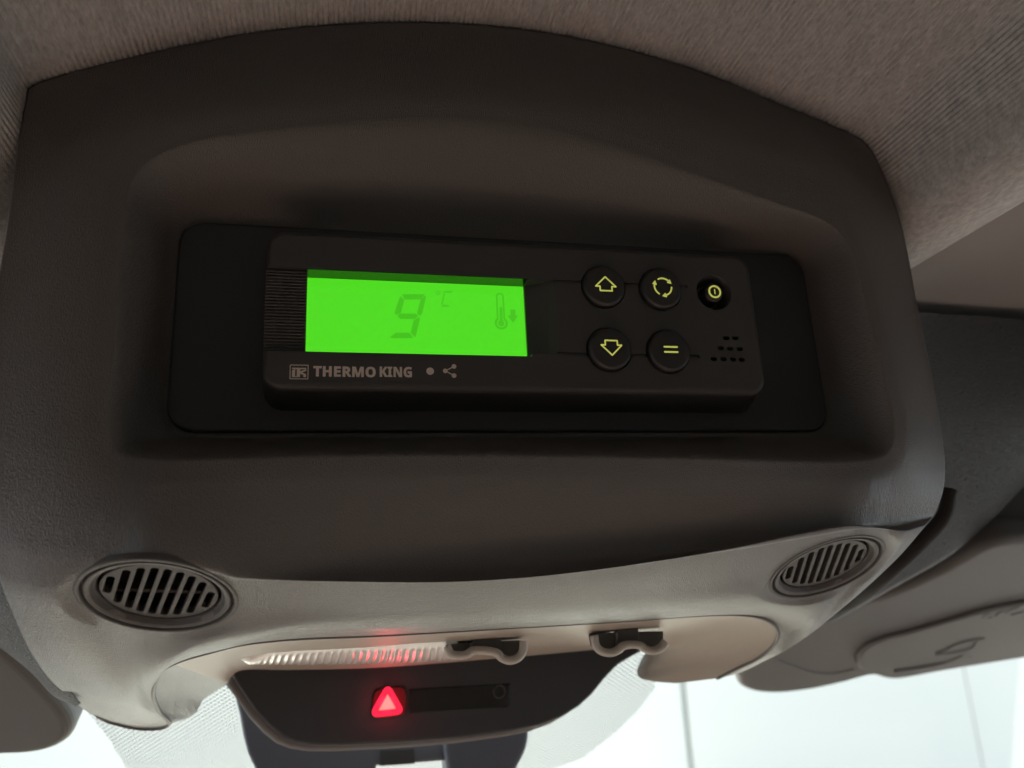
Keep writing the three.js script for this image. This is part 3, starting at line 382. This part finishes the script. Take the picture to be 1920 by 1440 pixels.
  const cyc = []; for (let i = 0; i < 3; i++) { const a = 118 - i * 120, pts = arcPts(0, 0, 2.6, a, a - 72), e = pts[pts.length - 1], d = (a - 72 - 90) * Math.PI / 180, n = [Math.cos(d), Math.sin(d)], o = [-n[1], n[0]]; cyc.push(flatStroke(pts, 0.45, 0.12), polyGeo([[e[0] + n[0] * 1.3, e[1] + n[1] * 1.3], [e[0] + o[0] * 0.75, e[1] + o[1] * 0.75], [e[0] - o[0] * 0.75, e[1] - o[1] * 0.75]], 0.125)); }
  const symbols = [flatStroke(arrow(1), 0.42, 0.12, true), mergeGeometries(cyc.map((g) => { g = g.index ? g.toNonIndexed() : g; return g; })), flatStroke(arrow(-1), 0.42, 0.12, true), mergeGeometries([flatStroke([[-1.9, 0.75], [1.9, 0.75]], 0.5, 0.12), flatStroke([[-1.9, -0.75], [1.9, -0.75]], 0.5, 0.12)])];
  const labels = ['round key with an up arrow', 'round key with three circling arrows', 'round key with a down arrow', 'round key with an equals sign'];
  buttons.forEach(([x, y], i) => { const b = part(unit, 'button', cap, M.button); b.position.set(x * MM, y * MM, H * MM); b.userData.label = labels[i]; const s = part(b, 'backlight_symbol', symbols[i], glow); s.position.z = 2.08 * MM; });
  const pw = part(unit, 'button', new THREE.LatheGeometry([[0, 0.5], [1.9, 0.45], [2.6, 0.2], [2.9, -0.5], [3.2, -4]].reverse().map(([a, b]) => new THREE.Vector2(a * MM, b * MM)), 48).rotateX(Math.PI / 2), M.button); pw.position.set(54.8 * MM, 9.9 * MM, H * MM); pw.userData.label = 'small sunken power key';
  part(pw, 'backlight_symbol', mergeGeometries([flatStroke(arcPts(0, 0, 1.75, 0, 350, 36), 0.5, 0.12, true), flatStroke([[0, 0.65], [0, -0.65]], 0.32, 0.12)]), glow).position.z = 0.44 * MM;
  // print
  const zf = (H + 0.004) * MM, flat = (g, name, x, y) => { const m = part(unit, name, g, M.print); m.position.set(x * MM, y * MM, zf); return m; };
  const font = await new FontLoader().loadAsync('fonts/droid/droid_sans_bold.typeface.json');
  const word = (text, x0, x1, y0, y1) => { const g = new TextGeometry(text, { font, size: 1, depth: 0.02, curveSegments: 4, bevelEnabled: true, bevelSize: 0.025, bevelThickness: 0.002, bevelSegments: 1 }); g.computeBoundingBox(); const b = g.boundingBox; g.translate(-b.min.x, -b.min.y, 0).scale((x1 - x0) / (b.max.x - b.min.x) * MM, (y1 - y0) / (b.max.y - b.min.y) * MM, 2 * MM); flat(g, 'lettering', x0, y0); };
  word('THERMO', -58.0, -42.6, -17.55, -14.75); word('KING', -41.6, -33.4, -17.4, -14.6);
  { const w = []; for (let i = 0; i <= 24; i++) { const t = i / 24; w.push([-2.15 + 4.3 * t, 1.72 + 0.13 * Math.abs(Math.sin(t * Math.PI * 4.5))]); }
    const lg = [flatStroke([...w, [2.15, -1.75], [-2.15, -1.75]], 0.2, 0.06, true), ...[[[-1.7, 1.1], [1.7, 1.1], [1.7, 0.75], [-1.7, 0.75]].reverse(), [[-1.7, 0.45], [-0.95, 0.75], [-0.95, -1.3], [-1.7, -1.3]].reverse(), [[-0.55, 0.76], [0.25, 0.76], [0.25, -1.3], [-0.55, -1.3]].reverse(), [[0.24, 0.2], [1.7, 0.76], [1.7, 0.35], [0.75, -0.1], [1.7, -0.55], [1.7, -1.3], [1.05, -1.3], [1.05, -0.75], [0.24, -0.4]].reverse(), [[-1.7, -1.1], [-0.5, -1.1], [-0.5, -1.31], [-1.7, -1.31]].reverse()].map((p) => polyGeo(p, 0.06))];
    flat(mergeGeometries(lg.map((g) => g.index ? g.toNonIndexed() : g)), 'emblem', -61.4, -16.45); }
  flat(new THREE.CylinderGeometry(0.98 * MM, 0.98 * MM, 0.06 * MM, 28).rotateX(Math.PI / 2).translate(0, 0, 0.03 * MM), 'status_dot', -28.7, -15.65);
  { const d = (x, y, r) => new THREE.CylinderGeometry(r * MM, r * MM, 0.06 * MM, 20).rotateX(Math.PI / 2).translate(x * MM, y * MM, 0.03 * MM); flat(mergeGeometries([d(-1.15, 0, 0.62), d(1.15, 1.25, 0.62), d(1.1, -1.25, 0.62), flatStroke([[1.15, 1.25], [-1.15, 0], [1.1, -1.25]], 0.28, 0.05)]), 'share_symbol', -23.6, -15.5); }
}

scene.updateMatrixWorld(true);
renderer.render(scene, camera);
